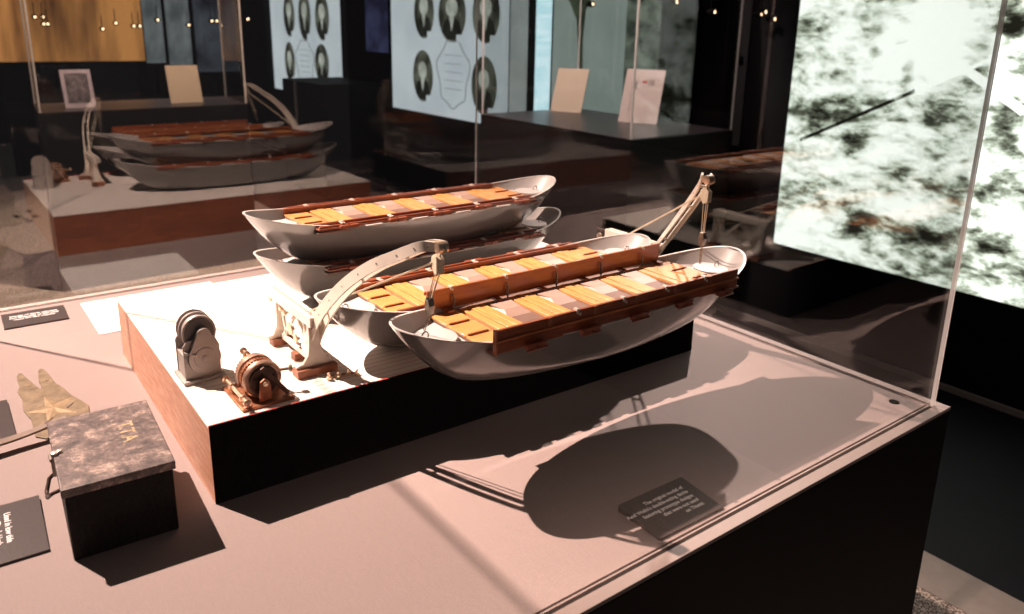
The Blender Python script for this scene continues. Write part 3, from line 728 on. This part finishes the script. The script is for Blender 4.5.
el[0].position = .36; el[0].color = (.012, .012, .008, 1); el[1].position = .56; el[1].color = (1.15, 1.2, 1.12, 1)
for pos, c in ((.415, (.10, .11, .08, 1)), (.455, (.38, .43, .33, 1)), (.495, (.80, .87, .76, 1))):
    k = el.new(pos); k.color = c
L(nt, v, cr.inputs[0]); L(nt, cr.outputs[0], e.inputs['Color'])
lightbox('backlit_mural', MY0, MY1, MZ0, MZ1, mm, 'large backlit black and white photograph of rough sea on the right wall', 'mural')

pw = emis('cool white backlit panel', (.62, .68, .72), .95, (.50, .56, .60), 1.5)
darkoval = emis('dim dark backlit portrait ground', (.16, .17, .13), .75, (.03, .03, .022), 5, lo=.4, hi=.62)
facem = emis('pale backlit portrait tone', (.55, .58, .52), .9, (.30, .32, .27), 9)
coatm = emis('dark backlit portrait coat', (.035, .035, .028), .7, (.015, .015, .012), 9)
linem = emis('grey backlit engraving line', (.30, .33, .33), .8)
def ell(m, cy, cz, ry, rz, x, n=26, th=.002, mi=0):
    m.rings([[(x, cy+ry*math.cos(2*PI*k/n), cz+rz*math.sin(2*PI*k/n)) for k in range(n)], [(x-th, cy+ry*math.cos(2*PI*k/n), cz+rz*math.sin(2*PI*k/n)) for k in range(n)]], mi)
def portrait_panel(u0, u1, vb0, ovals, scroll, label):
    y1 = onx(u0, vb0[0], WX-.054).y; y0 = onx(u1, vb0[1], WX-.054).y; z0 = onx(u0, vb0[0], WX-.054).z
    o = lightbox('portrait_panel', y0, y1, z0, z0+2.2, pw, label, 'backlit panel', group='backlit portrait panels')
    org = Vector((WX, (y0+y1)/2, z0)); xs = -.0545
    for (u, vv, ru, rv, tall) in ovals:
        c = onx(u, vv, WX-.054)-org; a = onx(u+ru, vv, WX-.054)-org; b = onx(u, vv-rv, WX-.054)-org
        ry, rz = abs(a.y-c.y), abs(b.z-c.z)
        m = MB(); ell(m, c.y, c.z, ry, rz, xs); po = m.build('portrait_oval', darkoval, o, smooth=0)
        m = MB(); ell(m, c.y, c.z+.22*rz, ry*.42, rz*.34, xs-.0024); m.build('face', facem, po, smooth=0)
        m = MB(); m.prism([(xs-.0024, c.y+a_*ry, c.z+b_*rz) for a_, b_ in ((-.72, -.62), (-.55, -.25), (-.2, -.12), (.2, -.12), (.55, -.25), (.72, -.62), (.3, -.9), (-.3, -.9))], (-.001, 0, 0)); m.build('coat', coatm, po, smooth=0)
        m = MB(); m.prism([(xs-.0036, c.y+a_*ry, c.z+b_*rz) for a_, b_ in ((-.18, -.12), (.18, -.12), (.0, -.6))], (-.001, 0, 0)); m.build('shirt', facem, po, smooth=0)
        m = MB(); m.bx(xs-.004, xs-.0012, c.y-ry*1.5, c.y-ry*.35, c.z-rz*1.0, c.z-rz*.72); m.build('name_tablet', pw, po, smooth=0)
    if scroll:
        u, vv, ru, rv = scroll; c = onx(u, vv, WX-.054)-org; a = onx(u+ru, vv, WX-.054)-org; b = onx(u, vv-rv, WX-.054)-org
        ry, rz = abs(a.y-c.y), abs(b.z-c.z); m = MB(); n = 30
        pts = [(xs-.0005, c.y+ry*(1+.12*math.sin(5*t))*math.cos(t), c.z+rz*(1+.06*math.sin(7*t))*math.sin(t)) for t in [2*PI*k/n for k in range(n)]]
        m.tube(pts+[pts[0]], .006, 6)
        for k in range(5): m.bx(xs-.002, xs, c.y-ry*.55, c.y+ry*.55, c.z+rz*(.55-.25*k)-.003, c.z+rz*(.55-.25*k)+.003)
        m.build('scroll', linem, o, smooth=0)
portrait_panel(393, 507, (107, 130), [(424, 12, 10, 27, 1), (452, 14, 14, 29, 1), (486, 14, 14, 30, 1), (423, 76, 10, 26, 0), (484, 86, 13, 30, 0)], (453, 74, 16, 34), 'tall white backlit panel of oval portraits, nearer one behind the boats')
portrait_panel(275, 343, (88, 100), [(289, 15, 5.5, 22, 1), (304.5, 16, 6, 25, 1), (322, 17, 7, 24, 1), (290, 62, 5, 20, 0), (322, 64, 7, 20, 0)], (305, 62, 9, 22), 'farther and smaller panel of oval portraits at left, added in place of a reflection')  # second panel added in place of the nearer panel's reflection
def upright(name, u0, u1, v, z0, z1, mat, label, cat, dx=0.):
    y1 = onx(u0, v, WX-.054).y; y0 = onx(u1, v, WX-.054).y
    return lightbox(name, y0, y1, z0, z1, mat, label, cat, depth=.05+dx)
upright('backlit_strip', 509, 526, 100, -.06, 2.1, emis('pale grey lit strip', (.55, .60, .60), .7, (.42, .46, .46), 3), 'pale narrow lit strip right beside the nearer portrait panel', 'backlit panel')
upright('light_column', 534, 549, 100, -.3, 2.1, emis('bright cool light column', (.8, 1.0, 1.1), 1.5, (.55, .85, .95), 14, stretch=(1, .3, 2)), 'brightest bluish white vertical light strip beyond the boats', 'light strip')
o = upright('arch_panel', 551, 622, 100, -.3, 2.1, emis('pale green grey photograph', (.42, .48, .46), .85, (.34, .40, .37), 2.5), 'pale backlit panel with two tall arched shapes divided by a dark wedge', 'backlit panel')
org = o.location
def pan(u, v): p = onx(u, v, WX-.054); return p.y-org.y, p.z-org.z
m = MB()
pts = [(-.0545, *pan(u, v)) for u, v in ((558, -20), (600, -20), (586, 10), (583, 40), (582, 118), (580, 118), (579, 60), (577, 20), (570, 2))]
m.prism(pts, (-.003, 0, 0)); m.build('dark_wedge', emis('dark green wedge tone', (.13, .16, .10), .6, (.05, .06, .04), 8), o, smooth=0)
upright('sea_panel', 622, 655, 100, -.3, 2.1, emis('dim mottled sea photograph', (.26, .30, .24), .8, (.03, .04, .03), 6, stretch=(1, 1, 1.6)), 'dim mottled greenish backlit panel right of the arched panel', 'backlit panel')

# warm sepia backdrop and banners at far left -------------------------------------
def backwall(name, u0, u1, v0, v1, y, mat, label, cat, group=None):
    def at(u, v):
        d = ray(u, v); return CAM+d*((y-CAM.y)/d.y)
    a, b = at(u0, v1), at(u1, v1); t = at(u0, v0)
    o = empty(name, ((a.x+b.x)/2, y, a.z), label, cat, group)
    m = MB(); w_ = (b.x-a.x)/2; hh = t.z-a.z
    m.bx(-w_, w_, .0, .05, FLOOR-a.z, hh); m.build('casing', M['black'], o)
    m = MB(); m.bx(-w_, w_, -.006, -.0005, 0, hh); m.build('lit_face', mat, o, smooth=0); return o
backwall('amber_glow_backdrop', 0, 150, -60, 62, 9.2, emis('amber glow backdrop', (.66, .28, .085), 1.0, (.07, .022, .010), 1.4, stretch=(2.2, 1, .35), lo=.34, hi=.60), 'amber brown backdrop in the upper left corner, warm light on a curtain painted as glow', 'mural')  # self-glowing sheet in place of a curtain under warm light
backwall('text_banner', 147, 166, -60, 63, 9.0, emis('grey blue banner', (.28, .30, .31), .8, (.10, .11, .12), 5, stretch=(1, 1, .5)), 'narrow grey lit banner left of its twin above the cream card', 'banner', 'narrow lit banners')
backwall('text_banner', 170, 193, -60, 65, 9.0, emis('grey blue banner', (.28, .30, .31), .8, (.10, .11, .12), 5, stretch=(1, 1, .5)), 'slightly wider grey lit banner between its twin and the mottled panel', 'banner', 'narrow lit banners')
backwall('mottled_panel', 198, 240, -60, 72, 9.1, emis('dim blue grey mottled photograph', (.16, .18, .22), .6, (.02, .02, .03), 2.2, stretch=(1, 1, .8)), 'dim blue grey mottled panel at the right end of the rear vitrine', 'backlit panel')
upright('blue_screen', 366, 388, 40, onx(377, 52, WX-.054).z, 2.1, emis('dim violet blue screen', (.08, .09, .20), .55, (.02, .02, .05), 3), 'small dim blue screen between the two portrait panels', 'screen')

# rear vitrines -----------------------------------------------------------------
def vitrine(corners, z, label, hgt):
    c = sum((Vector((a, b, 0)) for a, b in corners), Vector())/4
    o = empty('glass_vitrine', (c.x, c.y, FLOOR), label, 'display case', 'smaller glass display cases behind')
    P = [Vector((a-c.x, b-c.y, 0)) for a, b in corners]
    m = MB(); m.rings([[p for p in P], [p+Vector((0, 0, z-.006-FLOOR)) for p in P]]); m.build('pedestal', M['darkbox'], o, smooth=0)
    m = MB(); m.rings([[p+Vector((0, 0, z-.006-FLOOR)) for p in P], [p+Vector((0, 0, z-FLOOR)) for p in P]]); m.build('deck_board', M['vdeck'], o, smooth=0)
    t = .014
    for i in range(4):
        a, b = P[i]*.985, P[(i+1) % 4]*.985; d = (b-a).normalized(); nn = Vector((d.y, -d.x, 0))
        a2, b2 = a+d*t, b-d*t
        m = MB(); z0 = z-FLOOR+.0005
        m.rings([[a2+Vector((0, 0, z0)), b2+Vector((0, 0, z0)), b2-nn*.008+Vector((0, 0, z0)), a2-nn*.008+Vector((0, 0, z0))],
                 [a2+Vector((0, 0, z0+hgt)), b2+Vector((0, 0, z0+hgt)), b2-nn*.008+Vector((0, 0, z0+hgt)), a2-nn*.008+Vector((0, 0, z0+hgt))]])
        m.build('glass_pane', M['glass'], o, smooth=0)
        m = MB(); m.cyl(a+Vector((0, 0, z0)), a+Vector((0, 0, z0+hgt)), .006, n=8); m.build('corner_edge', M['gedge'], o)
    return o
Z1 = .20
vitrine([(-1.045, 4.776), (.22, 4.83), (.27, 5.43), (-1.0, 5.38)], Z1, 'dark rear display case with clear glass box holding a framed photo and a cream card', 1.1)
vitrine([(1.30, 3.56), (1.30, 2.20), (2.12, 2.20), (2.12, 3.56)], .20, 'dark rear display case right of the portrait panel, holding upright documents', 1.1)
def card(P0, wdt, hgt, rot, tilt, face, label, name='document_card', frame=None):
    o = empty(name, P0, label, 'card' if name != 'framed_photo' else 'framed photo', rot=rot)
    m = MB(); m.T = Matrix.Rotation(tilt, 4, 'X'); m.bx(-wdt/2, wdt/2, 0, .006, 0, hgt); m.build('sheet' if name != 'framed_photo' else 'frame', face, o, smooth=0)
    m = MB(); m.prism([(-.004, .002, .002), (-.004, hgt*.42, 0.0), (-.004, hgt*.40, .0), (-.004, -math.sin(tilt)*hgt*.8+.008, hgt*.8*math.cos(tilt))], (.008, 0, 0)) if tilt else None
    if tilt: m.build('easel_strut', M['black'], o, smooth=0)
    return o
cr_mat = plain('cream printed card', (.66, .50, .38), rough=.6, var=.03)
fr = card((-.78, 5.0, Z1), .175, .24, R(4), R(-14), plain('pale lilac frame', (.55, .45, .52), rough=.5), 'framed dark photo standing in the rear display case at upper left', 'framed_photo')
m = MB(); m.T = Matrix.Rotation(R(-14), 4, 'X'); m.bx(-.066, .066, -.0015, -.0002, .030, .216)
m.build('photo', plain('dark speckled photo', (.30, .24, .27), rough=.4, scale=28, col2=(.012, .012, .016)), fr, smooth=0)
card((-.12, 5.05, Z1), .215, .255, R(4), R(-14), cr_mat, 'blank cream card standing in the rear display case at upper left')
doc2 = card((1.88, 3.40, .2), .23, .30, R(-68), R(-20), cr_mat, 'blank cream card standing before the arched backlit panel')
doc = card((1.86, 2.71, .2), .24, .34, R(-62), R(-24), plain('pinkish letter paper', (.50, .38, .34), rough=.6, var=.04), 'pinkish printed letter with a red stamp standing in the right rear case')
m = MB(); m.T = Matrix.Rotation(R(-24), 4, 'X') @ Matrix.Translation((0, 0, .035))
m.bx(-.010, .020, -.0012, -.0002, .215, .235); m.build('red_stamp', M['red'], doc, smooth=0)
m = MB(); m.T = Matrix.Rotation(R(-24), 4, 'X') @ Matrix.Translation((0, 0, .035))
m.bx(-.070, -.040, -.0012, -.0002, .175, .225)
for k in range(7): m.bx(.028, .072-.004*(k % 3), -.0012, -.0002, .240-.006*k, .242-.006*k)
for k in range(12): m.bx(-.072, -.045+.006*(k % 2), -.0012, -.0002, .150-.010*k, .1525-.010*k)
m.build('print', plain('grey printing', (.16, .11, .11), rough=.6), doc, smooth=0)
dbx = MB(); dbx.bx(-.33, .33, -.5, .5, 0, 1.10); o = dbx.build('dark_plinth', M['darkbox'], bevel=.004); o.location = (1.81, 6.96, FLOOR)
tag(o, 'plain dark box plinth in front of the farther portrait panel', 'plinth')

# small spotlights hanging in the dark --------------------------------------------
lampm = emis('warm lamp lens', (1, .62, .36), 5)
proto = None
for (u, v, dist) in ((35, 17, 6.6), (43, 17, 6.7), (44, 24, 6.5), (48, 24, 6.6), (103, 29, 6.8), (116, 23, 6.8), (134, 26, 6.6), (140, 26, 6.6), (158, 20, 6.5), (189, 25, 6.8), (212, 21, 6.6), (217, 21, 6.6), (248, 19, 6.8), (593, 4, 5), (677, 2, 4.6), (715, 12, 4.6), (762, 14, 4.6), (766, 12, 4.6), (775, 19, 4.6)):
    d = ray(u, v).normalized(); p = CAM+d*dist
    if proto is None:
        t = empty('spotlight', p, 'x', 'spotlight', 'tiny distant spotlights')
        m = MB(); m.lathe((0, 0, 0), (0, 1, 0), [(0, .016), (.03, .018), (.05, .012), (.055, .004)], 12); m.cyl((0, .03, .015), (0, .03, .10), .003, n=6); m.build('housing', M['black'], t)
        m = MB(); m.lathe((0, -.001, 0), (0, 1, 0), [(0, .004), (.001, .009)], 12); m.build('lens', lampm, t); proto = t
    else: t = copy_tree(proto); t.location = p
    t['label'] = 'tiny warm spotlight glowing in the dark beyond the display case'

# ================================================================== LIGHTS
def spot(name, loc, target, power, col, size, blend, radius):
    l = bpy.data.lights.new(name, 'SPOT'); l.energy = power; l.color = col; l.spot_size = size; l.spot_blend = blend; l.shadow_soft_size = radius
    o = bpy.data.objects.new(name, l); COL.objects.link(o); o.location = loc
    o.rotation_euler = (Vector(target)-Vector(loc)).to_track_quat('-Z', 'Y').to_euler(); return o
spot('key_spot', (-2.70, 3.26, 4.0), (-1.40, 1.20, .1), 7000, (1, .72, .62), R(38), .95, .022)
spot('cross_spot', (2.05, 2.2, 2.55), (.08, .52, 0), 900, (1, .76, .68), R(25), .55, .03)
spot('vitrine_spot', (-.6, 4.2, 3.0), (-.5, 5.1, .3), 850, (1, .72, .55), R(60), .5, .03)
spot('document_spot', (.2, 2.4, 2.6), (1.9, 3.0, .3), 620, (1, .8, .75), R(50), .5, .03)
spot('aisle_spot', (1.2, -1.5, 3.0), (.8, .1, FLOOR), 110, (1, .8, .7), R(45), .6, .05)
wld = bpy.data.worlds.new('world'); S.world = wld; wld.use_nodes = True
bg = wld.node_tree.nodes['Background']; bg.inputs[0].default_value = (.9, .8, .85, 1); bg.inputs[1].default_value = .048
